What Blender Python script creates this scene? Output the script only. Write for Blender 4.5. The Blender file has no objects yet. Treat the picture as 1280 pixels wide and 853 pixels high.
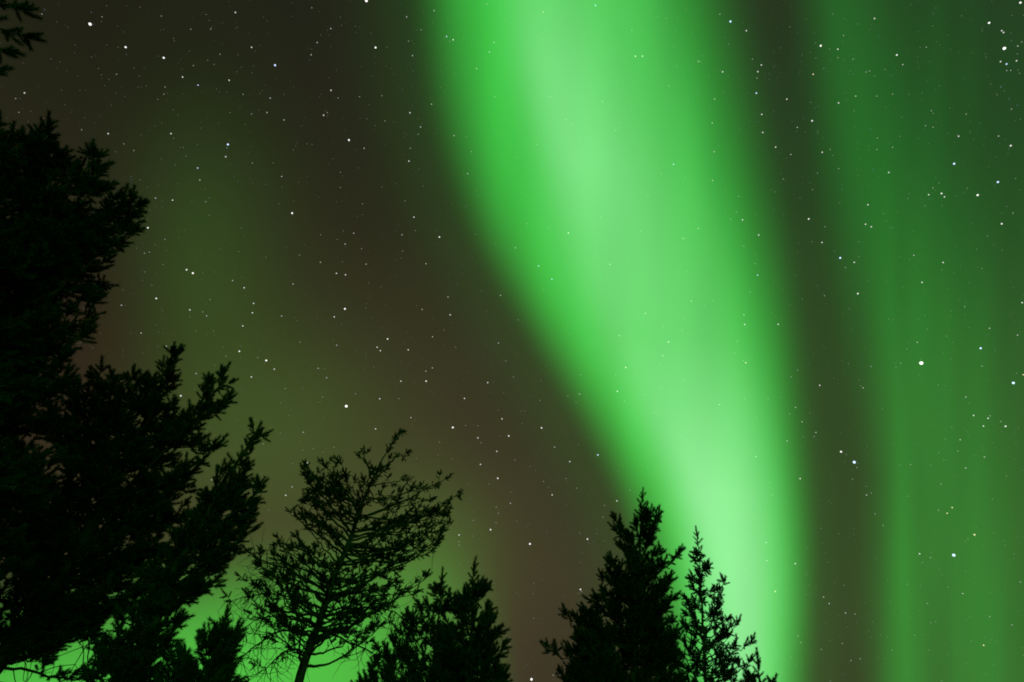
import bpy, math, random
import numpy as np
from mathutils import Vector, Matrix

random.seed(7)
rng = np.random.default_rng(7)
scene = bpy.context.scene
COL = scene.collection

# ------------------------------------------------------------------ camera
FPX = 711.0                      # focal length in photo pixels (1280 wide)
PITCH, ROLL = math.radians(35.0), math.radians(6.8)
CAM = np.array([0.0, 0.0, 1.6])
F = np.array([0, math.cos(PITCH), math.sin(PITCH)])
R0 = np.array([1.0, 0, 0]); U0 = np.array([0, -math.sin(PITCH), math.cos(PITCH)])
RR = math.cos(ROLL) * R0 + math.sin(ROLL) * U0
UU = math.cos(ROLL) * U0 - math.sin(ROLL) * R0
cam_data = bpy.data.cameras.new('camera')
cam = bpy.data.objects.new('camera', cam_data); COL.objects.link(cam)
cam_data.sensor_width = 36; cam_data.lens = 36 * FPX / 1280
cam_data.clip_start = 0.05; cam_data.clip_end = 40000
cam.matrix_world = Matrix(((RR[0], UU[0], -F[0], CAM[0]), (RR[1], UU[1], -F[1], CAM[1]),
                           (RR[2], UU[2], -F[2], CAM[2]), (0, 0, 0, 1)))
scene.camera = cam
scene.view_settings.view_transform = 'Standard'; scene.view_settings.look = 'None'
scene.view_settings.exposure = 0.0; scene.view_settings.gamma = 1
scene.render.engine = 'CYCLES'
cy = scene.cycles
cy.use_denoising = False; cy.filter_width = 1.85
cy.transparent_max_bounces = 64; cy.max_bounces = 4; cy.diffuse_bounces = 2
cy.volume_bounces = 0; cy.sample_clamp_indirect = 2.0

def ray(px, py):
    """unit directions of photo pixels"""
    px = np.asarray(px, float); py = np.asarray(py, float)
    d = F + ((px - 640) / FPX)[..., None] * RR - ((py - 426.5) / FPX)[..., None] * UU
    return d / np.linalg.norm(d, axis=-1, keepdims=True)

# ------------------------------------------------------------------ night sky (world): airglow and far-off town light
world = bpy.data.worlds.new('World'); scene.world = world; world.use_nodes = True
nt = world.node_tree; nt.nodes.clear()
def N(tree, t, **kw):
    n = tree.nodes.new(t)
    for k, v in kw.items(): setattr(n, k, v)
    return n
def lin(c):
    c = np.array(c, float) / 255
    return np.where(c <= .04045, c / 12.92, ((c + .055) / 1.055) ** 2.4)
L = nt.links.new
tc = N(nt, 'ShaderNodeTexCoord')
sep = N(nt, 'ShaderNodeSeparateXYZ'); L(tc.outputs['Generated'], sep.inputs[0])
ramp = N(nt, 'ShaderNodeValToRGB'); L(sep.outputs['Z'], ramp.inputs[0])
stops = [(0.02, (58, 51, 37)), (0.25, (56, 52, 36)), (0.50, (52, 49, 34)), (0.72, (46, 44, 31)), (0.92, (43, 41, 31)), (1.0, (40, 38, 29))]
el = ramp.color_ramp.elements
while len(el) < len(stops): el.new(0.5)
for e, (p, c) in zip(el, stops):
    e.position = p; e.color = (*lin(c), 1)
def norm3(v): return np.array(v, float) / np.linalg.norm(v)
def sky_patch(px, py, k, rgb, prev):
    d = ray(px, py) if py is not None else norm3(px)
    dot = N(nt, 'ShaderNodeVectorMath', operation='DOT_PRODUCT'); L(tc.outputs['Generated'], dot.inputs[0]); dot.inputs[1].default_value = tuple(d)
    a = N(nt, 'ShaderNodeMath', operation='SUBTRACT'); L(dot.outputs['Value'], a.inputs[0]); a.inputs[1].default_value = 1
    b = N(nt, 'ShaderNodeMath', operation='MULTIPLY'); L(a.outputs[0], b.inputs[0]); b.inputs[1].default_value = k
    e = N(nt, 'ShaderNodeMath', operation='EXPONENT'); L(b.outputs[0], e.inputs[0])
    m = N(nt, 'ShaderNodeVectorMath', operation='SCALE'); m.inputs[0].default_value = rgb; L(e.outputs[0], m.inputs['Scale'])
    s = N(nt, 'ShaderNodeVectorMath', operation='ADD'); L(prev, s.inputs[0]); L(m.outputs[0], s.inputs[1])
    return s.outputs[0]
noise = N(nt, 'ShaderNodeTexNoise'); L(tc.outputs['Generated'], noise.inputs['Vector'])
noise.inputs['Scale'].default_value = 3.0; noise.inputs['Detail'].default_value = 3
mr = N(nt, 'ShaderNodeMapRange'); L(noise.outputs['Fac'], mr.inputs[0])
mr.inputs[1].default_value = .25; mr.inputs[2].default_value = .75; mr.inputs[3].default_value = .92; mr.inputs[4].default_value = 1.08
mul = N(nt, 'ShaderNodeVectorMath', operation='SCALE'); L(ramp.outputs[0], mul.inputs[0]); L(mr.outputs[0], mul.inputs['Scale'])
out = sky_patch(340, 640, 16, (.016, .012, .002), mul.outputs[0])
out = sky_patch(1300, 650, 8, (-.004, -.003, -.001), out)
out = sky_patch(30, 30, 6, (-.012, -.009, -.006), out)
out = sky_patch(1290, 110, 16, (-.009, -.003, -.001), out)
out = sky_patch((0.1, -0.97, 0.2), None, 6.0, (.02, .85, .09), out)        # unseen green sky glow behind the camera, added to light the trees' near sides
out = sky_patch(110, 450, 50, (-.008, -.015, -.004), out)
out = sky_patch(575, 725, 60, (.016, .010, .004), out)
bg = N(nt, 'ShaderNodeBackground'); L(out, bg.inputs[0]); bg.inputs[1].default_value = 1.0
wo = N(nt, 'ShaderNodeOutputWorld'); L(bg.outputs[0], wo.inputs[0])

# ------------------------------------------------------------------ helpers
def tag(o, label=None, cat=None, group=None, kind=None):
    for k, v in (('label', label), ('category', cat), ('group', group), ('kind', kind)):
        if v: o[k] = v
    return o
def mesh_from(name, verts, faces, mat=None, smooth=False):
    """faces: int array (n,3) or (n,4)"""
    me = bpy.data.meshes.new(name)
    verts = np.asarray(verts, np.float32); faces = np.asarray(faces, np.int32)
    n, k = faces.shape
    me.vertices.add(len(verts)); me.vertices.foreach_set('co', verts.ravel())
    me.loops.add(n * k); me.loops.foreach_set('vertex_index', faces.ravel())
    me.polygons.add(n)
    me.polygons.foreach_set('loop_start', np.arange(0, n * k, k, dtype=np.int32))
    me.polygons.foreach_set('loop_total', np.full(n, k, np.int32))
    if smooth: me.polygons.foreach_set('use_smooth', np.ones(n, bool))
    if mat: me.materials.append(mat)
    me.update(calc_edges=True)
    return me
def link(name, me, parent=None):
    o = bpy.data.objects.new(name, me); COL.objects.link(o)
    if parent:
        o.parent = parent; o.location = -Vector(parent.location)      # meshes carry world coordinates
    return o
def material(name):
    m = bpy.data.materials.new(name); m.use_nodes = True
    return m, m.node_tree, m.node_tree.nodes['Principled BSDF']

def mat_noise(name, c1, c2, scale, rough, bump=0.0):
    m, t, b = material(name)
    co = N(t, 'ShaderNodeTexCoord'); n = N(t, 'ShaderNodeTexNoise'); n.inputs['Scale'].default_value = scale; n.inputs['Detail'].default_value = 6
    t.links.new(co.outputs['Object'], n.inputs['Vector'])
    r = N(t, 'ShaderNodeValToRGB'); t.links.new(n.outputs['Fac'], r.inputs[0])
    r.color_ramp.elements[0].position = .3; r.color_ramp.elements[0].color = (*c1, 1)
    r.color_ramp.elements[1].position = .7; r.color_ramp.elements[1].color = (*c2, 1)
    t.links.new(r.outputs[0], b.inputs['Base Color'])
    b.inputs['Roughness'].default_value = rough; b.inputs['Specular IOR Level'].default_value = .2
    if bump:
        bp = N(t, 'ShaderNodeBump'); bp.inputs['Strength'].default_value = bump; bp.inputs['Distance'].default_value = .03
        t.links.new(n.outputs['Fac'], bp.inputs['Height']); t.links.new(bp.outputs[0], b.inputs['Normal'])
    return m
NEEDLE = mat_noise('pine_needles', (.028, .050, .018), (.050, .085, .030), 2.0, .75)
NEEDLE_DARK = mat_noise('spruce_needles', (.022, .042, .018), (.042, .070, .026), 2.0, .75)
BARK = mat_noise('bark', (.05, .036, .026), (.13, .09, .06), 14, .9, .6)
SOIL = mat_noise('forest_floor', (.03, .028, .018), (.07, .07, .04), 1.2, .95, .5)

# ------------------------------------------------------------------ ground
ang = np.linspace(0, 2 * math.pi, 97)[:-1]
rings = [0, 3, 6, 10, 16, 25, 40, 70, 130, 300, 800, 2500, 4500]
gv = [(0, 0, 0)]
for r in rings[1:]:
    for a in ang:
        z = (0.05 * math.sin(r * 1.3 * math.cos(a)) * math.cos(r * .9 * math.sin(a))) if r < 100 else 0.0
        gv.append((r * math.cos(a), r * math.sin(a), z))
n = len(ang)
gt = []
for j in range(n): gt.append((0, 1 + j, 1 + (j + 1) % n))
for i in range(len(rings) - 2):
    a0 = 1 + i * n; b0 = a0 + n
    for j in range(n):
        k = (j + 1) % n
        gt += [(a0 + j, b0 + j, b0 + k), (a0 + j, b0 + k, a0 + k)]
tag(link('ground', mesh_from('ground', gv, gt, SOIL, True)), 'dark forest floor under the pines', kind='structure')

# ------------------------------------------------------------------ aurora: glowing bodies of gas far above the trees
def glow_material(name, rgb, density):
    m = bpy.data.materials.new(name); m.use_nodes = True
    t = m.node_tree; t.nodes.clear()
    e = t.nodes.new('ShaderNodeEmission'); e.inputs[0].default_value = (*rgb, 1); e.inputs[1].default_value = density
    o = t.nodes.new('ShaderNodeOutputMaterial'); t.links.new(e.outputs[0], o.inputs['Volume'])
    return m
def sm(a, b, x):
    t = np.clip((x - a) / (b - a), 0, 1); return t * t * t * (t * (6 * t - 15) + 10)
def gs(x, c, w): return np.exp(-((x - c) / w) ** 2)
def curve(pts, y):
    """smooth curve through (y, x) stations"""
    ys, xs = zip(*pts)
    yy = np.linspace(ys[0], ys[-1], 400); v = np.interp(yy, ys, xs)
    k = np.hanning(61); k /= k.sum()
    vp = np.pad(v, 30, mode='reflect', reflect_type='odd')
    return np.interp(y, yy, np.convolve(vp, k, 'valid'))

DENS = 0.0012          # radiance per metre of glowing gas
def aurora_body(name, field, rgb, radius, box, step, parent=None, eps=.0004):
    """closed sheet of gas: its thickness along the line of sight to the clearing follows the brightness profile"""
    xs = np.arange(box[0], box[2] + step, step); ys = np.arange(box[1], box[3] + step, step)
    X, Y = np.meshgrid(xs, ys)
    I = np.maximum(field(X, Y), 0)
    T = I / DENS
    keep = I > eps
    cell = keep[:-1, :-1] & keep[1:, :-1] & keep[:-1, 1:] & keep[1:, 1:]
    D = ray(X, Y)
    mid = radius
    f = CAM + D * (mid - T / 2)[..., None]; b = CAM + D * (mid + T / 2)[..., None]
    h, w = X.shape
    idx = np.arange(h * w).reshape(h, w); nb = h * w
    a, c, d, e = idx[:-1, :-1][cell], idx[:-1, 1:][cell], idx[1:, 1:][cell], idx[1:, :-1][cell]
    faces = [np.stack([a, e, d, c], 1), np.stack([a, c, d, e], 1) + nb]
    cp = np.pad(cell, 1)
    def wall(mask, p, q):
        p, q = p[mask], q[mask]
        faces.append(np.stack([p, q, q + nb, p + nb], 1))
    wall(cell & ~cp[:-2, 1:-1], idx[:-1, :-1], idx[:-1, 1:])
    wall(cell & ~cp[2:, 1:-1], idx[1:, 1:], idx[1:, :-1])
    wall(cell & ~cp[1:-1, :-2], idx[1:, :-1], idx[:-1, :-1])
    wall(cell & ~cp[1:-1, 2:], idx[:-1, 1:], idx[1:, 1:])
    fa = np.concatenate(faces)
    used, inv = np.unique(fa, return_inverse=True)
    V = np.concatenate([f.reshape(-1, 3), b.reshape(-1, 3)])[used]
    tri = inv.reshape(fa.shape)
    tri = np.concatenate([tri[:, [0, 1, 2]], tri[:, [0, 2, 3]]])
    return link(name, mesh_from(name, V, tri, glow_material(name + '_gas', rgb, DENS)), parent)

LEFT = [(-400, 500), (-200, 520), (0, 548), (100, 556), (200, 578), (300, 612), (400, 668), (500, 727), (600, 782), (700, 818), (800, 838), (900, 850), (1000, 860)]
RIGHT = [(-400, 790), (-200, 845), (0, 876), (100, 904), (200, 928), (300, 954), (400, 975), (500, 988), (600, 1000), (700, 1006), (800, 1003), (900, 996), (1000, 990)]
CORE = [(-400, 640), (-200, 660), (0, 668), (100, 692), (200, 722), (300, 748), (400, 780), (500, 838), (600, 880), (700, 893), (800, 905), (900, 915), (1000, 920)]
LW = [(-400, 110), (0, 115), (200, 112), (400, 100), (600, 90), (1000, 90)]       # softness of the left edge
RW = [(-400, 190), (0, 165), (200, 140), (400, 105), (600, 80), (700, 70), (1000, 75)]
def band(X, Y):
    y = np.clip(Y, -390, 990)
    l = curve(LEFT, y); r = curve(RIGHT, y); lw = curve(LW, y); rw = curve(RW, y); c = curve(CORE, y)
    prof = sm(l - lw * .45, l + lw * .75, X) * (1 - sm(r - rw * .75, r + rw * .45, X))
    body = .44 + .12 * gs(X, c, 130)
    rays = 1 + .05 * np.sin(X / 13 + Y / 160) * np.sin(X / 37 - Y / 300 + 1)
    skirt = .03 * gs(X, l - 10, 75) * (1 - sm(l - 10, l + 120, X)) + .050 * gs(X, r + 14, 62)
    return prof * body * rays + skirt
def core(X, Y):
    y = np.clip(Y, -390, 990)
    c = curve(CORE, y)
    w = np.interp(y, [-400, 0, 200, 400, 500, 600, 1000], [50, 50, 54, 76, 92, 72, 66])
    amp = np.interp(y, [-400, 0, 80, 200, 300, 420, 500, 620, 720, 1000], [.06, .10, .15, .182, .13, .095, .14, .25, .265, .20])
    side = np.where(X > c, 1.5, .85)
    r = curve(RIGHT, y); l = curve(LEFT, y)
    return (amp * gs(X, c, w * side) + .03 * gs(X, r - 110, 80)) * (1 - sm(r - 85, r + 15, X)) * sm(l, l + 110, X)
def curtain(X, Y):
    edge = np.interp(Y, [-400, 0, 200, 400, 600, 853, 1000], [955, 985, 1010, 1050, 1080, 1085, 1085])
    wdt = np.interp(Y, [0, 300, 853], [80, 80, 66])
    base = np.interp(Y, [-400, 0, 200, 400, 600, 750, 1000], [.025, .042, .068, .105, .128, .148, .15])
    ray1 = np.interp(Y, [0, 200, 400, 853], [.055, .06, .05, 0]) * gs(X, 1050 + (Y - 0) * .20, 60)
    ray2 = np.interp(Y, [0, 350, 500, 700, 853], [0, 0, .02, .055, .05]) * gs(X, 1128, 24)
    ray3 = np.interp(Y, [0, 200, 450, 853], [0, 0, .03, .05]) * gs(X, 1215 + .02 * Y, 34)
    dark = 1 - np.interp(Y, [0, 200, 400, 853], [.30, .34, .35, .25]) * gs(X, 1290, 70)
    fine = 1 + .06 * np.sin(X / 8 + Y / 200) * np.sin(Y / 170 + X / 60) + .06 * np.sin(X / 21 + 2 + Y / 350) + .10 * gs(X, 1172 + .03 * Y, 9) - .12 * gs(X, 1092 + .09 * Y, 14) + .10 * gs(X, 1100 + .04 * Y, 8)
    return sm(edge - wdt * .6, edge + wdt, X) * (1 - sm(1330, 1560, X)) * (base * dark * fine + ray1 + ray2 + ray3)
def gap_fill(X, Y):
    return .018 + 0 * X
def low_glow(X, Y):
    top = np.interp(X, [-200, 0, 100, 200, 300, 400, 500, 560, 640, 700], [765, 755, 738, 722, 712, 705, 700, 712, 770, 860])
    a = sm(top - 75, top + 150, Y) * (1 - sm(560, 665, X)) * sm(-330, -150, X)
    dim = 1 - sm(380, 600, X) * .62
    return .47 * a * dim * (1 - sm(980, 1180, Y))
def patch(X, Y):
    a = .038 * np.exp(-((X - 250) / np.where(X < 250, 85, 100)) ** 2 - ((Y - 330) / 170) ** 2)
    b = .042 * np.exp(-((X - 330) / 150) ** 2 - ((Y - 545) / 130) ** 2)
    c = .078 * np.exp(-((X - 535) / 78) ** 2 - ((Y - 705) / 90) ** 2)
    return a + b + c

band_o = aurora_body('aurora_band', band, (.056, 1.0, .09), 5200, (340, -320, 1180, 980), 6)
tag(band_o, 'broad bright green aurora band sweeping down behind the two pines', 'aurora', 'aurora lights in the sky', 'stuff')
core_o = aurora_body('aurora_core', core, (.80, 1.0, .88), 6100, (380, -320, 1180, 980), 6, band_o)
cur_o = aurora_body('aurora_curtain', curtain, (.036, 1.0, .08), 7000, (880, -300, 1580, 980), 6)
tag(cur_o, 'dim green aurora curtain with upright rays beside the dark gap', 'aurora', 'aurora lights in the sky', 'stuff')
low_o = aurora_body('aurora_glow', low_glow, (.06, 1.0, .075), 7400, (-340, 600, 720, 1190), 6)
tag(low_o, 'bright green aurora glow low behind the leaning pine', 'aurora', 'aurora lights in the sky', 'stuff')
pat_o = aurora_body('aurora_haze', patch, (.16, 1.0, .09), 7900, (-100, -60, 760, 960), 7)
tag(pat_o, 'faint olive green aurora haze above the left hand pines', 'aurora', 'aurora lights in the sky', 'stuff')

# ------------------------------------------------------------------ stars
TILES = {
(0, 0): "449,121,5 626,236,4 816,289,4 508,85,2 209,71,2 581,371,2 122,464,3 78,492,2 94,561,2 407,648,2 539,667,3 617,718,2 667,751,2 852,667,3 866,690,1.5 985,838,3b 1136,721,4b 1125,782,3 910,385,3 987,425,3b 964,328,2 1096,271,2 1142,401,3 1212,471,2 1254,237,3 1173,63,3 1027,73,1.5 951,147,2 1050,146,2 804,81,2 817,470,2 823,435,2 786,496,1.5 1147,562,1.5 1254,569,2 1258,813,2 928,780,1.5 1035,302,1.5 1068,322,1.5 865,192,1.2 1131,738,2b 704,435,1w",
(320, 0): "550,4,5 95,326,4b 596,238,4 373,143,2.5 305,213,2.5 275,274,2.5 374,451,3 409,489,2 516,483,2 627,478,2 71,490,2.5 55,562,2.5 140,599,2.5 337,575,3 356,562,2 463,699,4 539,740,2.5 643,604,2 593,627,1.5 553,593,1.5 254,717,1.5 279,720,1.5 185,749,1.5 85,813,1.5 762,804,3 767,563,3 820,634,2.5 809,670,2 875,520,2.5 780,278,2.5 760,206,2 751,85,2.5 888,54,2.5 950,183,3b 983,199,3 823,149,2 653,236,1.5w 1187,212,2.5 1163,260,2.5 1100,343,2.5 1151,20,2 1191,483,2 987,677,2.5 1074,757,2 769,740,2 278,40,2 496,132,1.2 737,662,1.2 1048,683,1.5",
(640, 0): "416,28,3b 156,60,2.5 615,281,3 650,281,3 597,152,2 930,307,2.5 1050,359,3 1089,108,4b 1168,154,3 1243,325,3 1225,358,3 1221,390,2 1218,465,3.5b 1010,494,2.5 998,614,2.5 1008,757,2.5 1245,571,3 1250,661,3 805,820,3b 782,430,2 452,506,2 190,484,2 517,651,2 269,597,2 299,622,2 125,721,2 519,408,1.5 570,311,1.5 822,330,1.5 768,90,1.5 1036,72,2 1198,296,2 1080,221,1.5 292,706,1.5 22,788,1.5 245,718,1.5",
(960, 0): "1178,242,5 1258,14,4 1102,115,4 1165,154,3 1174,163,3 1159,308,3 1189,320,3.5b 1239,304,3 1245,230,2.5 1265,210,2 1243,270,1.5 1190,353,2 1210,352,2 1253,366,1.5 263,229,4 348,246,3 376,178,2 349,288,2 424,296,2 307,244,1.5 238,215,1.5 239,290,1.5 225,371,3w 278,342,1.5 642,275,3.5 672,323,2.5 789,236,2 531,93,3 506,355,2 489,360,2 531,381,1.5 584,347,1.5 437,480,2.5 542,480,2 621,470,2 352,514,3 430,553,1.5 94,495,3 220,603,3.5 146,636,2.5 38,734,3 114,771,2.5 270,760,3 310,746,2 322,776,1.5 352,841,2 249,664,1.5 545,689,2 543,746,2 621,735,2 950,680,3 928,817,4b 1210,727,3.5 1149,679,2.5 1213,545,2 988,570,2 977,574,1.5 814,553,2 824,566,1.5 786,627,2 823,635,2 907,538,1.2 657,680,1.5 1178,455,1.2 323,70,1.5 212,510,1.5 65,240,1.2 108,135,1.5",
(0, 213): "340,303,3 737,287,3.5 860,149,3 775,139,2.5 822,345,2 720,414,2 745,408,2 930,496,3.5 961,513,4 779,639,3.5 946,696,3 1010,706,2 1030,726,2.5 1047,645,2 1159,550,2.5 1217,586,3 1264,664,3 1258,711,3 1210,776,3 1203,287,1.5 1190,405,1.5 1043,224,1.5 1026,157,2 996,49,2.5 605,673,2.5 703,812,2.5 813,470,1.5 722,507,1.5 757,573,1.5 612,597,1.2 946,730,1.5 979,800,1.5 1064,800,1.5 249,239,1.5 143,331,1.5 610,88,1.5 699,48,1.2 711,549,1.2 777,772,1.2",
(320, 213): "128,31,2.5 421,86,2 421,11,2 531,167,2 180,214,4 787,234,3 795,301,2 728,322,2.5 914,333,3.5 487,314,2.5 444,368,2.5 435,302,1.5 526,391,2 322,322,2 405,345,1.5 216,423,2 321,459,2.5 401,514,3 446,521,3 549,468,2.5 431,456,1.5 730,403,2 721,437,1.5 847,466,2.5 185,567,2.5 443,691,4 390,731,3 128,727,2.5 562,561,1.5 623,582,1.5 957,632,2.5 968,721,3 828,694,2.5 799,673,1.5 656,841,3.5 880,830,2.5 936,799,1.5 743,153,2 833,78,1.5 698,68,1.5 628,85,1.5 1055,17,2.5 1046,180,1.5 1093,320,1.5 1219,624,2.5 1123,602,1.5 1107,128,1.5 1195,367,1.5 205,750,1.5 626,786,1.5 548,688,1.5 115,167,1.5 49,434,1.5 149,387,1.2 130,85,1.2 304,735,1.2",
(640, 213): "1000,51,2.5 865,33,1.5 744,16,2 678,129,2 1129,131,2 1118,210,2 1149,247,3 1089,245,2 1230,323,3 928,290,2.5 853,340,2.5 642,304,2 612,229,1.5 183,287,2 281,313,3 74,267,2w 132,477,3b 199,543,3b 17,387,2.5 489,469,2.5 870,504,2 1155,379,2 1212,466,2 1224,523,3b 665,714,2.5 855,740,2 754,778,2 848,797,2 535,824,2.5 894,652,2.5 1003,650,2 961,676,2 1188,609,2 1156,720,2.5 1160,769,3 442,233,2 157,594,1.5 837,130,1.5 31,746,2 1014,269,1.5 432,773,1.5 288,815,1.5",
(960, 213): "602,11,3 247,15,2 222,97,2 76,44,2 159,138,1.5 498,172,3 203,243,3.5 284,282,2 486,269,3 515,282,3 269,360,3 360,437,4b 430,459,3 386,485,2 448,615,3.5 727,424,2.5 873,460,3 768,559,3 865,116,3.5 880,133,3 801,122,3 823,88,2 852,63,1.5 782,178,1.5 697,141,1.5 1045,124,4 1146,59,4b 1165,267,3.5 1221,214,2 1234,41,1.5 1093,329,1.5 1067,490,1.5 980,680,2 1267,660,3 1244,822,2.5 1104,788,2.5 889,827,1.5 793,793,1.5 51,768,3 282,626,2 170,642,1.5 603,741,1.5 747,744,1.2 576,216,1.5 453,430,1.5 358,163,1.5 405,691,1.5 35,108,1.5 219,356,1.5 453,357,1.5 866,498,1.2 994,90,1.5",
(160, 426): "555,53,3.5 689,99,4 729,142,3 646,85,2 615,181,3 340,164,2.5 263,275,3.5 784,239,2 1088,327,5 1134,265,2 1255,290,3 1242,33,3 1258,50,3 1234,440,3 970,281,2 990,185,2.5 948,138,2.5 983,138,1.5 1040,23,2.5 1225,131,1.5 874,457,2.5 675,515,2 760,460,1.5 871,546,1.5 923,538,1.5 895,613,4.5 820,613,1.5 1027,532,2 818,729,2.5 786,771,3 923,757,2 417,694,2.5 488,78,2 191,28,2.5 857,8,2 760,311,1.5 813,345,1.2w 956,307,1.5 660,666,1.2 700,845,1.5 669,507,1.5",
(480, 426): "121,46,3 209,152,2.5 241,136,2.5 210,202,3.5 84,202,3 74,290,2 517,209,3 401,288,3 134,384,2.5 343,433,4 407,423,2 468,424,2 468,485,3 483,509,2 622,475,3.5 588,390,3 562,552,3 481,617,3 567,686,3.5 522,714,1.5 644,180,2 606,102,2 571,12,2.5 357,33,2 596,258,1.5w 777,298,2 782,200,1.5 785,435,3.5 850,531,2.5 926,603,3 838,769,3 795,702,2 630,811,2.5 652,596,2 728,628,1.5 908,688,2 960,735,2 1066,570,3.5b 1161,799,3 975,266,2.5 916,275,2 957,308,2 688,414,1.5 682,353,1.5 700,350,1.5 277,507,2 342,589,1.5 559,830,2 269,569,1.5 1227,745,2 1100,822,2 633,755,1.5 820,730,1.5 569,347,1.5 577,476,1.5 163,590,1.2 420,714,1.2 494,94,1.2",
(700, 426): "541,6,3 884,6,2 513,75,2.5 498,119,2 870,62,2 926,110,3w 914,99,2 328,134,3 277,170,2 286,253,3 103,169,2 321,301,2 420,268,2 504,232,2 618,196,2 471,360,2 795,319,2.5 919,290,2 1038,289,2 978,384,1.5 1174,333,2.5 1144,366,2 1185,147,2 1153,180,2 1207,405,2.5 976,578,2.5 608,480,2 437,638,1.5 1131,502,2 1211,480,1.5 1197,688,2.5 779,773,1.5 1045,708,1.5 1059,770,2 1103,281,1.5 1246,360,1.5",
(960, 426): "764,112,6 1060,38,4b 1223,211,4.5b 1273,170,3w 1238,163,1.5 1067,127,2 848,221,1.5 986,281,2.5 1025,373,3 1097,387,3 1107,375,2 1074,426,3 1161,403,2 1184,427,3.5 430,606,5b 364,554,4 391,567,1.5 443,633,2 421,690,2 258,223,3 239,458,2.5 229,478,2 148,147,2 117,178,2 137,333,2.5 107,367,2 170,405,2 95,500,2.5 160,688,3 474,235,2.5 462,225,1.5 401,115,1.5 513,129,2 661,112,2 638,133,1.5 744,8,2.5 692,42,1.5 958,494,2.5 884,491,1.5 916,431,1.5 946,551,2 985,635,2.5 1079,580,2.5 710,618,2 810,622,1.5 863,716,2 877,594,1.5 918,832,3w 491,770,2.5 515,759,2 491,727,1.5 696,776,1.5 209,360,1.5 1118,790,1.5 850,845,2 850,560,1.5 1189,675,1.5",
(540, 639): "331,11,2 292,93,3.5 319,58,2 206,47,2 422,51,1.5 135,119,3 135,153,2 135,170,2 202,125,1.5 488,164,4 775,140,3.5 853,31,2 821,112,1.5 735,108,1.5 740,391,3.5 746,402,2 505,412,1.5 507,360,1.5 507,535,1.5 496,839,4.5 604,818,2 370,620,1.5 388,663,1.5 751,207,1.2 140,267,1.2 549,341,1.2 825,285,1.2 307,360,1.2",
(860, 639): "390,157,2.5 199,230,2 393,247,2.5 535,262,3 435,401,3w 285,290,1.5 590,316,1.5 676,429,2.5 704,461,2.5 785,508,2.5 549,622,2 562,655,2 511,730,1.5 769,660,2 664,690,2 467,805,1.2 709,846,1.5 568,763,1.2 600,370,1.2",
(960, 639): "926,220,5b 893,11,3w 1029,118,3.5w 756,213,3 810,232,2 997,141,1.5 573,72,2 534,14,2 971,411,2.5 795,461,2 898,380,1.5 1075,669,3w 1258,354,2 1215,567,2 1105,526,2 812,558,1.5 836,551,1.5 414,745,2 460,737,2 434,513,2 379,370,1.5 731,619,1.5 351,113,1.5 265,86,1.5 299,255,1.2 619,693,1.5 770,257,1.5 694,365,1.5 596,347,1.2 1108,405,1.2 1013,648,1.2 520,551,1.2 865,845,1.5 312,846,1.5 1226,213,1.2 759,371,1.2",
}
cat = []
for (x0, y0), txt in TILES.items():
    for tok in txt.split():
        a, b, c = tok.split(',')
        tint = 'white'
        if c[-1] in 'bw': tint = {'b': 'bluish', 'w': 'yellowish'}[c[-1]]; c = c[:-1]
        cat.append((x0 + float(a) / 3.9875, y0 + float(b) / 3.9875, float(c), tint))
cat.sort(key=lambda s: -s[2])
stars = []
for s in cat:
    if all((s[0] - q[0]) ** 2 + (s[1] - q[1]) ** 2 > 9 for q in stars): stars.append(s)

sm_, st, sb = material('starlight'); st.nodes.clear()
oi = N(st, 'ShaderNodeObjectInfo'); se = N(st, 'ShaderNodeEmission'); so = N(st, 'ShaderNodeOutputMaterial')
st.links.new(oi.outputs['Color'], se.inputs[0]); st.links.new(se.outputs[0], so.inputs[0]); sm_.cycles.emission_sampling = 'NONE'
TINT = {'white': (1.0, .98, .93), 'bluish': (.68, .84, 1.2), 'yellowish': (1.12, .92, .55)}
RAD = [(1, .38), (1.2, .40), (1.5, .44), (2, .51), (2.5, .60), (3, .72), (3.5, .86), (4, 1.05), (4.5, 1.35), (5, 1.55), (6, 1.95)]
POW = [(1, .14), (1.2, .19), (1.5, .26), (2, .38), (2.5, .55), (3, .80), (4, 1.25), (6, 1.6)]
STAR_R = 9500.0
def rad(m): return np.interp(m, *zip(*RAD)) * STAR_R / FPX
def power(m): return np.interp(m, *zip(*POW))

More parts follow.
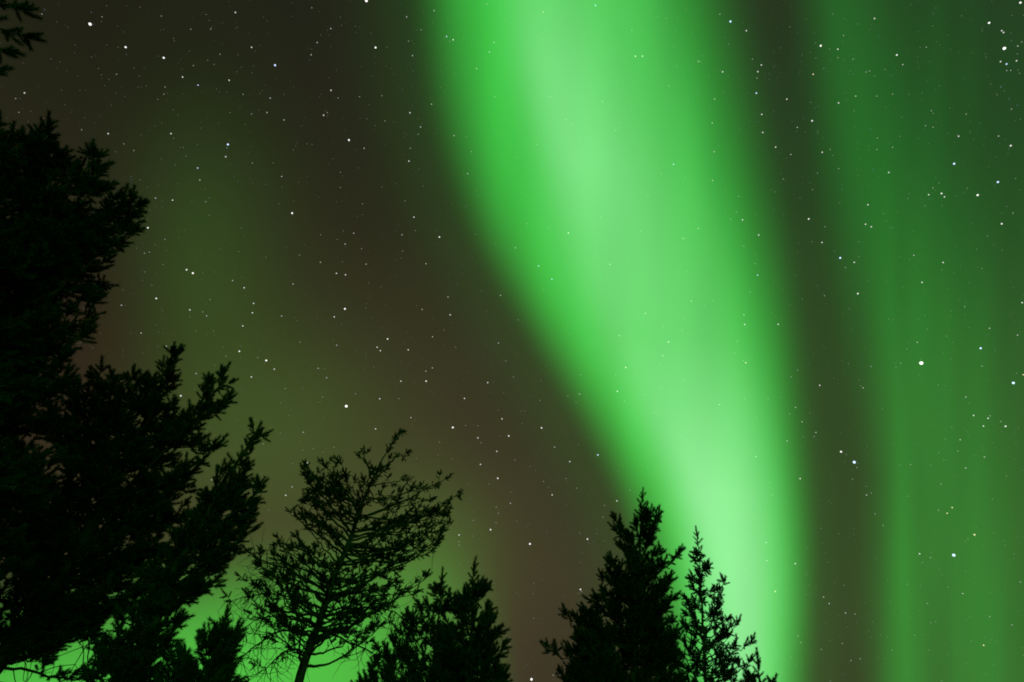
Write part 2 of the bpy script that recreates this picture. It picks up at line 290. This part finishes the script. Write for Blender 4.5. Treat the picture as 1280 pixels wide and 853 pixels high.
import bmesh
bm = bmesh.new(); bmesh.ops.create_icosphere(bm, subdivisions=2, radius=1.0)
ball = bpy.data.meshes.new('star'); bm.to_mesh(ball); bm.free(); ball.materials.append(sm_)
ORD = ['topmost', 'second', 'third', 'fourth', 'fifth', 'sixth', 'seventh', 'eighth', 'ninth', 'tenth', 'eleventh', 'twelfth',
       'thirteenth', 'fourteenth', 'fifteenth', 'sixteenth', 'seventeenth', 'eighteenth', 'nineteenth', 'twentieth']
def size_word(m): return 'large bright' if m >= 4 else ('medium bright' if m >= 3 else 'small')
def place(x, y):
    l, r = float(curve(LEFT, np.array(y))), float(curve(RIGHT, np.array(y)))
    if x < l:
        if y < 150: return 'sky between the frame top and the left pine' if x < 270 else 'top sky left of the band'
        if y < 330: return 'sky beside the tall left pine' if x < 300 else 'dark sky left of the upper band'
        if y < 470: return 'sky above the plumed left pines' if x < 340 else 'dark sky left of the band bend'
        if y < 640: return 'sky between the plumed and leaning pines' if x < 430 else 'dark sky over the leaning pine'
        return 'sky behind the left pines' if x < 540 else 'dark sky between leaning pine and conical pine'
    if x < r - 10:
        return 'top of the green band' if y < 150 else 'upper green band' if y < 300 else 'middle of the green band' if y < 450 else 'lower green band' if y < 620 else 'foot of the green band'
    e = 1000 + y * .1
    g = x < e + 25
    t = 'at the top' if y < 130 else 'up high' if y < 260 else 'half way up' if y < 430 else 'below the middle' if y < 620 else 'low down'
    if g: return 'dark gap beside the band ' + t
    return ('dim right curtain ' if x < 1170 else 'rightmost sky ') + t
NTHING = 300
cells = {}
for s in stars[:NTHING]:
    cells.setdefault((size_word(s[2]), s[3], place(s[0], s[1])), []).append(s)
first = None
for key, lst in cells.items():
    lst.sort(key=lambda s: s[1])
    for i, s in enumerate(lst):
        if first is None: o = first = bpy.data.objects.new('star', ball)
        else: o = first.copy()
        COL.objects.link(o)
        x, y, m, tint = s
        o.location = CAM + ray(x, y) * STAR_R
        k = rad(m) * float(ray(x, y) @ F) ** .8; o.scale = (k, k, k)
        c = np.array(TINT[tint]) * power(m); o.color = (*c, 1)
        nm = 'lone' if len(lst) == 1 else ('lowest' if i == len(lst) - 1 else ORD[min(i, 19)])
        tag(o, f'{nm} {key[0]} {tint} star in the {key[2]}', 'star', 'stars in the night sky')

# the fainter ones: one mesh
oct_v = np.array([(1, 0, 0), (-1, 0, 0), (0, 1, 0), (0, -1, 0), (0, 0, 1), (0, 0, -1)], float)
oct_f = np.array([(0, 2, 4), (2, 1, 4), (1, 3, 4), (3, 0, 4), (2, 0, 5), (1, 2, 5), (3, 1, 5), (0, 3, 5)])
faint = [(s[0], s[1], s[2], TINT[s[3]]) for s in stars[NTHING:]]
for _ in range(3000):
    x, y = random.uniform(-60, 1340), random.uniform(-60, 900)
    t = random.random()
    faint.append((x, y, random.choice([.7, .8, .9, 1.0, 1.0, 1.1, 1.2]), TINT['yellowish'] if t < .2 else TINT['bluish'] if t < .4 else TINT['white']))
fv, ff, fc = [], [], []
for i, (x, y, m, tnt) in enumerate(faint):
    fv.append(CAM + ray(x, y) * STAR_R + oct_v * (np.interp(m, [.7, 1, 1.2, 1.5, 2, 3], [.34, .38, .41, .45, .52, .72]) * STAR_R / FPX))
    ff.append(oct_f + 6 * i); p = np.interp(m, [.7, .9, 1, 1.2, 1.5, 2, 3], [.07, .11, .15, .21, .29, .44, .85])
    fc.append(np.tile([*(np.array(tnt) * p), 1], (6, 1)))
fm, ft, _ = material('faint_starlight'); ft.nodes.clear()
at = N(ft, 'ShaderNodeAttribute', attribute_name='glow'); fe = N(ft, 'ShaderNodeEmission'); fo = N(ft, 'ShaderNodeOutputMaterial')
ft.links.new(at.outputs['Color'], fe.inputs[0]); ft.links.new(fe.outputs[0], fo.inputs[0]); fm.cycles.emission_sampling = 'NONE'
fme = mesh_from('faint_stars', np.concatenate(fv), np.concatenate(ff), fm)
ca = fme.color_attributes.new('glow', 'FLOAT_COLOR', 'POINT'); ca.data.foreach_set('color', np.concatenate(fc).astype(np.float32).ravel())
tag(link('faint_stars', fme), 'scatter of faint pinprick stars over the whole sky', 'stars', kind='stuff')

# ------------------------------------------------------------------ trees
def norm(v): return v / (np.linalg.norm(v, axis=-1, keepdims=True) + 1e-9)
UPV = np.array([0, 0, 1.0])

def shoot_template(nn, seed, spread=.36, w=.055):
    """bottle-brush pine shoot along +Z, unit length"""
    r = np.random.default_rng(seed)
    t = np.sort(r.uniform(0.02, .97, nn)); a = r.uniform(0, 2 * math.pi, nn)
    ln = r.uniform(.29, .41, nn) * (1 - .10 * t); tilt = r.uniform(.5, 1.02, nn) * (1.05 - .36 * t)
    d = np.stack([np.cos(a) * np.sin(tilt), np.sin(a) * np.sin(tilt), np.cos(tilt)], 1)
    side = norm(np.cross(d, r.normal(size=(nn, 3))))
    b = np.stack([0 * t, 0 * t, t], 1)
    V = np.stack([b - side * w * .5, b + side * w * .5, b + d * ln[:, None] * (spread / .36)], 1).reshape(-1, 3)
    core = np.array([(.05, 0, 0), (-.025, .043, 0), (-.025, -.043, 0), (0, 0, 1.02)])
    FcC = np.array([(0, 1, 3), (1, 2, 3), (2, 0, 3)]) + len(V)
    Fc = np.concatenate([np.arange(3 * nn).reshape(-1, 3), FcC])
    return np.concatenate([V, core]), Fc

def needles_mesh(name, pos, dirs, length, nn, mat, spread, w):
    pos, dirs, length = np.array(pos), norm(np.array(dirs)), np.array(length)
    tv = [shoot_template(nn, k, spread, w) for k in range(6)]
    pick = rng.integers(0, 6, len(pos))
    ref = np.where(np.abs(dirs[:, 2:3]) < .9, UPV, np.array([1.0, 0, 0]))
    x = norm(np.cross(ref, dirs)); y = np.cross(dirs, x)
    sp = rng.uniform(0, 2 * math.pi, len(pos))[:, None]
    x, y = x * np.cos(sp) + y * np.sin(sp), y * np.cos(sp) - x * np.sin(sp)
    Vs, Fs, off = [], [], 0
    for k in range(6):
        m = pick == k
        if not m.any(): continue
        v, f = tv[k]
        B = np.stack([x[m], y[m], dirs[m]], 1) * length[m][:, None, None]
        W = np.einsum('vk,nkj->nvj', v, B) + pos[m][:, None, :]
        Vs.append(W.reshape(-1, 3)); nk = m.sum()
        Fs.append((f[None] + (np.arange(nk) * len(v))[:, None, None]).reshape(-1, 3) + off); off += nk * len(v)
    return mesh_from(name, np.concatenate(Vs), np.concatenate(Fs), mat)

def tube(path, radii, sides=6):
    path = np.asarray(path, float); n = len(path)
    tg = norm(np.gradient(path, axis=0))
    ref = np.array([.31, .87, .38]); x = norm(np.cross(tg, ref)); y = np.cross(tg, x)
    a = np.linspace(0, 2 * math.pi, sides + 1)[:-1]
    V = path[:, None] + (x[:, None] * np.cos(a)[None, :, None] + y[:, None] * np.sin(a)[None, :, None]) * np.asarray(radii)[:, None, None]
    Fc = []
    for i in range(n - 1):
        for j in range(sides):
            k = (j + 1) % sides
            Fc += [(i * sides + j, i * sides + k, (i + 1) * sides + k), (i * sides + j, (i + 1) * sides + k, (i + 1) * sides + j)]
    return V.reshape(-1, 3), np.array(Fc)
def join_tubes(name, tubes, parent):
    V, Fc, o = [], [], 0
    for v, f in tubes: V.append(v); Fc.append(f + o); o += len(v)
    return link(name, mesh_from(name, np.concatenate(V), np.concatenate(Fc), BARK, True), parent)
def smooth_path(pts, n):
    """Catmull-Rom through points"""
    p = np.asarray(pts, float)
    if len(p) == 2: return p[0] + (p[1] - p[0]) * np.linspace(0, 1, n)[:, None]
    q = np.concatenate([[2 * p[0] - p[1]], p, [2 * p[-1] - p[-2]]])
    t = np.linspace(0, len(p) - 1 - 1e-6, n); i = t.astype(int); u = (t - i)[:, None]
    a, b, c, d = q[i], q[i + 1], q[i + 2], q[i + 3]
    return .5 * (2 * b + (c - a) * u + (2 * a - 5 * b + 4 * c - d) * u ** 2 + (3 * b - a - 3 * c + d) * u ** 3)

class Tree:
    def __init__(self, D, trunk, r_base, seed, shoot=.15, up=.55, clump=False):
        self.clump = clump; shoot *= .78
        self.D = D; self.rs = np.random.default_rng(seed); self.shoot = shoot; self.up = up
        mx, my = np.mean([p[0] for p in trunk]), np.mean([p[1] for p in trunk])
        d = ray(mx, my); h = np.array([d[0], d[1], 0]); self.h = h / np.linalg.norm(h)
        self.l = np.array([self.h[1], -self.h[0], 0])
        self.tpx = trunk
        pts = [self.P(*p) for p in trunk]                     # bottom to top
        lo, nx = pts[0], pts[1]
        lean = (nx - lo) / max(nx[2] - lo[2], .1); lean = np.array([lean[0] * .5, lean[1] * .5, 1])
        base = lo - lean * lo[2]
        self.base = np.array([base[0], base[1], 0.0])
        self.path = smooth_path([self.base - lean * .15] + ([self.base * .5 + lo * .5] if lo[2] > 1.2 else []) + pts, 40)
        zz = self.path[:, 2]; top = zz.max()
        self.rad = np.maximum(r_base * np.clip((top - zz) / top, 0, 1) ** .8, .006)
        self.rad[:2] *= 1.25
        self.path += np.stack([self.rs.normal(0, .006, 40), self.rs.normal(0, .006, 40), 0 * zz], 1)
        self.wood = [tube(self.path, self.rad, 9)]
        self.limbs = []; self.pos = []; self.dir = []; self.len = []
        top_d = norm(self.path[-1] - self.path[-4]); gap = np.linalg.norm(self.path[-1] - self.path[-5])
        for _ in range(3): self.add_shoot(self.path[-1] - top_d * shoot * .5 * _, top_d + self.rs.normal(0, .08, 3), 1.1)
        for k in range(16):                                    # short shoots round the leader
            s = .25 + k * .28; p = self.path[-1] - top_d * shoot * s; a = k * 2.4
            self.add_shoot(p, top_d * .8 + np.array([math.cos(a), math.sin(a), 0]) * (.55 + .05 * k), .75 + .03 * k)
    def P(self, px, py, dz=0.0):
        d = ray(px, py); return CAM + d * ((self.D + dz) / (d @ self.h))
    def mpp(self, px, py):
        return np.linalg.norm(self.P(px, py) - self.P(px + 1, py))
    def trunk_at_z(self, z):
        i = int(np.clip(np.searchsorted(self.path[:, 2], z), 1, 39)); a, b = self.path[i - 1], self.path[i]
        t = np.clip((z - a[2]) / max(b[2] - a[2], 1e-4), 0, 1)
        return a + (b - a) * t, self.rad[i - 1] * (1 - t) + self.rad[i] * t
    def add_shoot(self, p, d, s=1.0):
        self.pos.append(p); self.dir.append(d); self.len.append(self.shoot * s * self.rs.uniform(.8, 1.2))
    def tuft(self, p, d, k=4, s=1.0):
        """terminal shoot with a whorl of laterals"""
        d = norm(d); self.add_shoot(p, d, 1.1 * s)
        for _ in range(k):
            q = norm(d + self.rs.normal(0, .75, 3) + UPV * .15); self.add_shoot(p - d * self.shoot * self.rs.uniform(0, .5), q, .9 * s)
    def twig(self, p, d, ln, r, dens):
        n = max(3, int(ln / .07)); bend = UPV * self.up
        pts = [p]; q = norm(d)
        for i in range(n):
            q = norm(q + bend * .5 / n + self.rs.normal(0, .06, 3)); pts.append(pts[-1] + q * ln / n)
        pts = np.array(pts)
        self.wood.append(tube(pts, np.linspace(r, .003, len(pts)), 4))
        m = max(1, int(ln / self.shoot * 2.0 * dens))
        if self.clump: m = max(1, m * 2 // 3)
        for s in np.linspace(.55 if self.clump else .25, .97, m):
            i = min(int(s * n), n - 1); b = pts[i] + (pts[i + 1] - pts[i]) * (s * n - i); t = norm(pts[i + 1] - pts[i])
            side = norm(self.rs.normal(0, 1, 3)); side -= t * (side @ t)
            self.add_shoot(b, t * (.35 if self.clump else .42) + norm(side) * .75 + UPV * self.up * .5, self.rs.uniform(.65, 1.0))
        self.tuft(pts[-1], q, 5 if self.clump else 4)
    def limb(self, pts, r, dens=1.0, start=.3, twl=.30, own=False, bare=0, n=14):
        path = smooth_path(pts, n); seg = np.linalg.norm(np.diff(path, axis=0), axis=1); Ltot = seg.sum()
        path[1:-1] += self.rs.normal(0, .012, (n - 2, 3))
        rad = np.linspace(r, .004, n)
        (self.limbs if own else self.wood).append(tube(path, rad, 5))
        cum = np.concatenate([[0], np.cumsum(seg)]) / Ltot
        m = max(3, int(Ltot * (1 - start) / .095 * dens)); sgn = 1
        for s in np.linspace(start, .96, m):
            s = np.clip(s + self.rs.normal(0, .02), 0, .99)
            i = int(np.clip(np.searchsorted(cum, s) - 1, 0, n - 2)); u = (s - cum[i]) / (cum[i + 1] - cum[i] + 1e-9)
            b = path[i] + (path[i + 1] - path[i]) * u; t = norm(path[i + 1] - path[i])
            side = norm(np.cross(t, UPV + self.rs.normal(0, .45, 3))) * sgn; sgn = -sgn
            ln = twl * (.55 + .75 * (1 - s)) * self.rs.uniform(.6, 1.15) * min(1, .25 + Ltot * .5)
            self.twig(b, t * .75 + side * .75 + UPV * .25, ln, max(.004, r * .3), dens)
        for _ in range(bare):                                 # dead leafless twigs hanging from the lower limbs
            i = self.rs.integers(2, n); q = norm(self.rs.normal(0, 1, 3) - UPV * .5); b = path[i]; pp = [b]
            for _k in range(5):
                q = norm(q + self.rs.normal(0, .35, 3) - UPV * .1); pp.append(pp[-1] + q * self.rs.uniform(.06, .15))
            self.wood.append(tube(pp, np.linspace(.006, .002, 6), 3))
        self.tuft(path[-1], norm(path[-1] - path[-3]) + UPV * .3, 3)
    def fill(self, env, count, rise=.45, dens=1.0, depth=1.0, start=.3, twl=.28, xmin=-1e9, rmin=.55, inner=0.0):
        """limbs from the trunk whose tips fill the crown's outline; env rows: (y, left, right)"""
        ys, ls, rs_ = [np.array(c, float) for c in zip(*env)]
        wgt = np.maximum(rs_ - ls, 4); grid = np.linspace(ys[0], ys[-1], 200); cw = np.cumsum(np.interp(grid, ys, wgt) ** .8); cw /= cw[-1]
        k = 0; tries = 0
        while k < count and tries < count * 8:
            tries += 1
            y = np.interp((k + self.rs.uniform(0, 1)) / count if xmin < -1e8 else self.rs.uniform(), cw, grid)
            l, r = np.interp(y, ys, ls), np.interp(y, ys, rs_)
            phi = self.rs.uniform(0, 2 * math.pi) if tries % 3 else (0 if tries % 2 else math.pi) + self.rs.normal(0, .25)
            q = self.rs.uniform(rmin, 1.0) ** .7
            x = (l + r) / 2 + (r - l) / 2 * q * math.cos(phi)
            if x < xmin: continue
            dz = (r - l) / 2 * q * math.sin(phi) * self.mpp(x, y) * depth
            tip = self.P(x, y, dz)
            tr, _ = self.trunk_at_z(tip[2]); hd = np.linalg.norm((tip - tr)[:2])
            b, rt = self.trunk_at_z(max(tip[2] - rise * hd * self.rs.uniform(.2, 1.8) - .04, .5))
            v = tip - b; Ln = np.linalg.norm(v)
            c = b + v * self.rs.uniform(.4, .6) - UPV * (.10 * Ln) * self.rs.uniform(-.2, 1.5) + self.rs.normal(0, .035 * Ln, 3)
            self.limb([b, c, tip], min(rt * .55, .008 + .013 * Ln), dens, start, min(twl, .14 + .3 * Ln))
            k += 1
    def build(self, name, label, cat, mat, nn=130, group='pines round the clearing', spread=.38, w=.042):
        e = bpy.data.objects.new(name, None); COL.objects.link(e); e.location = self.base; e.empty_display_size = .3
        tag(e, label, cat, group)
        bpy.context.view_layer.update()
        join_tubes('trunk', self.wood, e)
        for lb in self.limbs: join_tubes('branch', [lb], e)
        link('crown', needles_mesh('crown', self.pos, self.dir, self.len, nn, mat, spread, w), e)
        print(name, 'shoots', len(self.pos))
        return e

def env(*rows): return rows

# tall pine on the left, its trunk outside the frame
t = Tree(6.5, [(-330, 780), (-160, 480), (-30, 260), (5, 185)], .16, 11, .15, .5)
t.fill(env((155, -120, 20), (172, -190, 62), (200, -230, 112), (225, -250, 124), (255, -280, 136), (300, -300, 138), (340, -310, 128), (380, -320, 112),
           (430, -320, 92), (480, -340, 78), (560, -360, 70), (640, -360, 48), (700, -360, 28), (740, -360, 10)), 200, .5, 1.05, .8, .35, .30, xmin=-70, rmin=.3)
for pts in ([(-120, 380), (40, 320), (110, 292), (172, 256)], [(-120, 390), (40, 335), (105, 305), (166, 270)], [(-120, 400), (40, 345), (100, 318), (154, 290)], [(-110, 380), (30, 318), (100, 282), (158, 254)], [(-150, 330), (20, 260), (80, 235), (126, 196)], [(-140, 420), (30, 380), (80, 355), (138, 308)],
            [(-150, 450), (20, 430), (70, 415), (120, 378)], [(-160, 500), (10, 480), (50, 465), (106, 420)], [(-120, 250), (0, 200), (30, 185), (60, 166)],
            [(-160, 540), (10, 520), (50, 500), (85, 475)], [(-100, 330), (30, 290), (80, 268), (130, 236)]):
    t.limb([t.P(x, y, z) for (x, y), z in zip(pts, (0, -.3, -.4, -.5))], .03, 1.35, .35, .26)
t.build('pine_tree', 'tall dark pine at the left edge with a plume of branches reaching right', 'tree', NEEDLE)

# pine whose branches poke in at the top corner
t = Tree(5.0, [(-420, 560), (-300, 200), (-230, -80)], .14, 12, .14, .3)
for pts in ([(-280, 60), (-120, 30), (-40, 28), (30, 46)], [(-270, 20), (-120, -10), (-30, 2), (28, 12)], [(-280, 130), (-140, 95), (-70, 92), (-8, 90)], [(-280, 70), (-130, 50), (-60, 48), (2, 62)],
            [(-270, -20), (-120, -50), (-40, -35), (24, -20)]):
    t.limb([t.P(x, y, z) for (x, y), z in zip(pts, (0, -.1, -.15, -.2))], .02, .9, .45, .20)
t.build('pine_tree', 'pine branch tips poking into the top left corner', 'tree', NEEDLE)

# plumed pine, then its neighbour
t = Tree(8.0, [(-60, 890), (20, 800), (95, 690), (150, 590), (200, 490), (222, 442)], .13, 13, .155, .6)
t.fill(env((470, 120, 215), (500, 70, 225), (540, 45, 265), (580, 25, 262), (620, 0, 250), (660, -20, 235), (700, -30, 225), (740, -30, 200), (765, -30, 165), (800, -30, 110), (815, 70, 110)), 185, .35, 1.0, .8, .2, .28, rmin=.25)
for pts in ([(120, 640), (160, 540), (190, 490), (221, 441)], [(110, 660), (200, 570), (250, 520), (281, 466)], [(95, 690), (180, 640), (230, 600), (268, 555)],
            [(140, 600), (150, 540), (160, 500), (166, 468)], [(110, 660), (110, 570), (120, 520), (130, 485)], [(160, 570), (215, 540), (260, 520), (286, 500)],
            [(90, 700), (90, 620), (75, 560), (62, 520)], [(60, 740), (30, 640), (20, 590), (20, 555)], [(130, 610), (200, 560), (240, 520), (262, 478)]):
    t.limb([t.P(x, y, z) for (x, y), z in zip(pts, (0, -.15, -.25, -.3))], .03, 1.3, .3, .24)
for pts in ([(20, 800), (60, 785), (110, 795), (150, 812)], [(10, 815), (40, 800), (60, 770), (100, 750)], [(60, 740), (100, 770), (110, 800), (108, 840)], [(80, 720), (60, 760), (40, 790), (25, 812)], [(-10, 835), (40, 840), (90, 848), (140, 850)]):
    t.limb([t.P(x, y, z) for (x, y), z in zip(pts, (0, -.1, -.2, -.3))], .016, .8, .3, .2, bare=10)
t.build('pine_tree', 'black pine with two upswept plumes, between the left edge and its twin', 'tree', NEEDLE)

t = Tree(7.2, [(160, 890), (185, 800), (225, 700), (275, 610), (318, 545)], .11, 14, .145, .6)
t.fill(env((600, 265, 322), (640, 235, 318), (680, 210, 300), (720, 170, 290), (760, 165, 240), (800, 128, 212), (853, 100, 215)), 98, .4, 1.0, .8, .2, .24, rmin=.3)
for pts in ([(235, 690), (285, 620), (305, 580), (321, 541)], [(225, 710), (280, 650), (305, 630), (324, 608)], [(215, 720), (250, 660), (265, 630), (276, 590)],
            [(210, 740), (270, 700), (295, 680), (316, 640)]):
    t.limb([t.P(x, y, z) for (x, y), z in zip(pts, (0, -.1, -.2, -.2))], .025, 1.3, .3, .2)
t.build('pine_tree', 'black pine with one pointed plume right of the twin plumed pine', 'tree', NEEDLE)

# low young pine in front of the glow
t = Tree(6.0, [(235, 900), (255, 850), (282, 772)], .04, 15, .13, .8)
t.fill(env((785, 268, 292), (810, 235, 297), (840, 210, 290), (880, 195, 295)), 40, .7, .9, .8, .3, .2)
t.build('young_pine', 'low young pine with upright sprays at the bottom left', 'tree', NEEDLE)

# leaning pine
t = Tree(10.0, [(366, 880), (385, 815), (404, 765), (418, 722), (440, 668), (460, 612), (478, 575), (497, 543)], .09, 16, .118, .3, True)
t.fill(env((578, 380, 505), (600, 378, 545), (630, 380, 565), (660, 365, 562), (690, 340, 556), (720, 305, 548), (760, 286, 505), (790, 320, 490)), 104, .4, .80, .9, .3, .28, rmin=.35)
for pts, ds, br in (([(448, 650), (500, 628), (535, 610), (562, 596)], .7, 0), ([(432, 690), (490, 660), (540, 640), (576, 616)], .7, 0), ([(412, 748), (470, 722), (530, 690), (564, 655)], .6, 4),
                ([(425, 705), (480, 690), (530, 670), (560, 640)], .6, 2), ([(440, 668), (412, 630), (388, 605), (378, 586)], 1.3, 0), ([(440, 675), (415, 650), (395, 630), (382, 622)], 1.2, 0), ([(452, 640), (430, 620), (415, 605), (428, 596)], 1.2, 0), ([(436, 690), (405, 660), (385, 645), (400, 612)], 1.2, 0), ([(450, 645), (428, 610), (412, 590), (404, 578)], 1.3, 0),
                ([(430, 695), (400, 670), (380, 655), (362, 640)], .7, 0), ([(420, 720), (380, 690), (352, 680), (330, 690)], .7, 4), ([(412, 745), (370, 715), (340, 705), (312, 692)], .7, 6),
                ([(466, 600), (458, 580), (454, 570), (455, 562)], .9, 0), ([(470, 592), (492, 575), (500, 570), (508, 566)], .9, 0), ([(484, 566), (494, 552), (500, 545), (503, 540)], .5, 0)):
    t.limb([t.P(x, y, z) for (x, y), z in zip(pts, (0, -.15, -.1, 0))], .022, ds, .35, .26, own=True, bare=br)
for pts, br in (([(404, 765), (380, 752), (335, 742), (288, 752)], 40), ([(408, 752), (385, 735), (350, 722), (306, 726)], 40), ([(398, 782), (370, 772), (330, 772), (296, 790)], 40), ([(416, 730), (380, 712), (350, 705), (322, 706)], 30), ([(410, 745), (440, 740), (470, 745), (500, 742)], 30), ([(392, 795), (350, 790), (310, 815), (272, 848)], 44), ([(400, 775), (440, 760), (490, 765), (520, 790)], 36),
                ([(385, 815), (360, 812), (340, 830), (310, 852)], 36), ([(396, 785), (430, 800), (470, 820), (500, 850)], 36)):
    t.limb([t.P(x, y, z) for (x, y), z in zip(pts, (0, .1, .2, .25))], .018, .5, .4, .30, own=True, bare=br)
t.build('leaning_pine', 'airy leaning pine with open branches and a forked tip', 'tree', NEEDLE, spread=.34)

# pair of small dense pines right of it
t = Tree(9.0, [(588, 890), (590, 800), (592, 709)], .06, 17, .17, .9)
t.fill(env((728, 583, 601), (745, 572, 608), (770, 566, 616), (790, 560, 624), (820, 548, 632), (853, 535, 636), (890, 530, 640)), 72, .8, 1.1, .9, .25, .22)
t.build('young_pine', 'small dense pine with a pointed tip, right of the leaning pine', 'tree', NEEDLE_DARK)
t = Tree(9.6, [(535, 890), (545, 800), (553, 722)], .06, 18, .16, .8)
t.fill(env((735, 545, 562), (755, 528, 570), (775, 505, 575), (800, 480, 580), (853, 448, 590), (890, 445, 590)), 80, .7, .9, .9, .25, .22)
t.build('young_pine', 'small blunt topped pine between the leaning pine and the pointed one', 'tree', NEEDLE_DARK)

# conical pine and slim spire in front of the band
t = Tree(12.0, [(790, 890), (796, 780), (803, 619)], .10, 19, .20, .8)
t.fill(env((640, 792, 815), (655, 776, 818), (685, 770, 822), (700, 760, 832), (730, 745, 840), (755, 738, 843), (780, 715, 846), (815, 703, 850), (853, 695, 860), (890, 690, 866)), 135, .75, 1.05, .95, .25, .26)
for pts in ([(797, 760), (750, 800), (715, 822), (684, 812)], [(800, 735), (825, 715), (838, 705), (849, 690)], [(802, 700), (812, 680), (817, 665), (823, 642)], [(800, 710), (785, 685), (776, 670), (769, 650)], [(798, 790), (760, 770), (725, 780), (705, 768)]):
    t.limb([t.P(x, y, z) for (x, y), z in zip(pts, (0, 0, -.1, -.1))], .02, 1.0, .35, .22)
t.build('conical_pine', 'dense conical pine against the left side of the green band', 'tree', NEEDLE_DARK)
t = Tree(13.0, [(884, 890), (880, 800), (876, 730), (872, 667)], .062, 20, .17, .6, True)
t.fill(env((690, 866, 882), (715, 862, 888), (740, 858, 898), (765, 855, 908), (790, 852, 914), (820, 850, 918), (853, 846, 926), (890, 842, 932)), 66, .5, .72, .9, .3, .24)
for pts in ([(880, 800), (892, 770), (900, 745), (905, 728)], [(881, 830), (905, 820), (925, 812), (939, 805)], [(881, 810), (900, 800), (912, 792), (922, 778)], [(882, 850), (910, 845), (925, 838), (938, 826)]):
    t.limb([t.P(x, y, z) for (x, y), z in zip(pts, (0, 0, -.1, -.1))], .016, .8, .35, .2)
t.build('slim_pine', 'slim open pine with a visible stem before the band', 'tree', NEEDLE_DARK, spread=.33)
t = Tree(12.0, [(952, 900), (950, 860), (947, 826)], .03, 21, .19, .9)
t.fill(env((845, 938, 962), (865, 932, 972), (890, 925, 980)), 12, .9, .7, .9, .4, .16)
t.build('pine_sapling', 'pine sapling tip at the bottom edge below the green band', 'tree', NEEDLE_DARK)
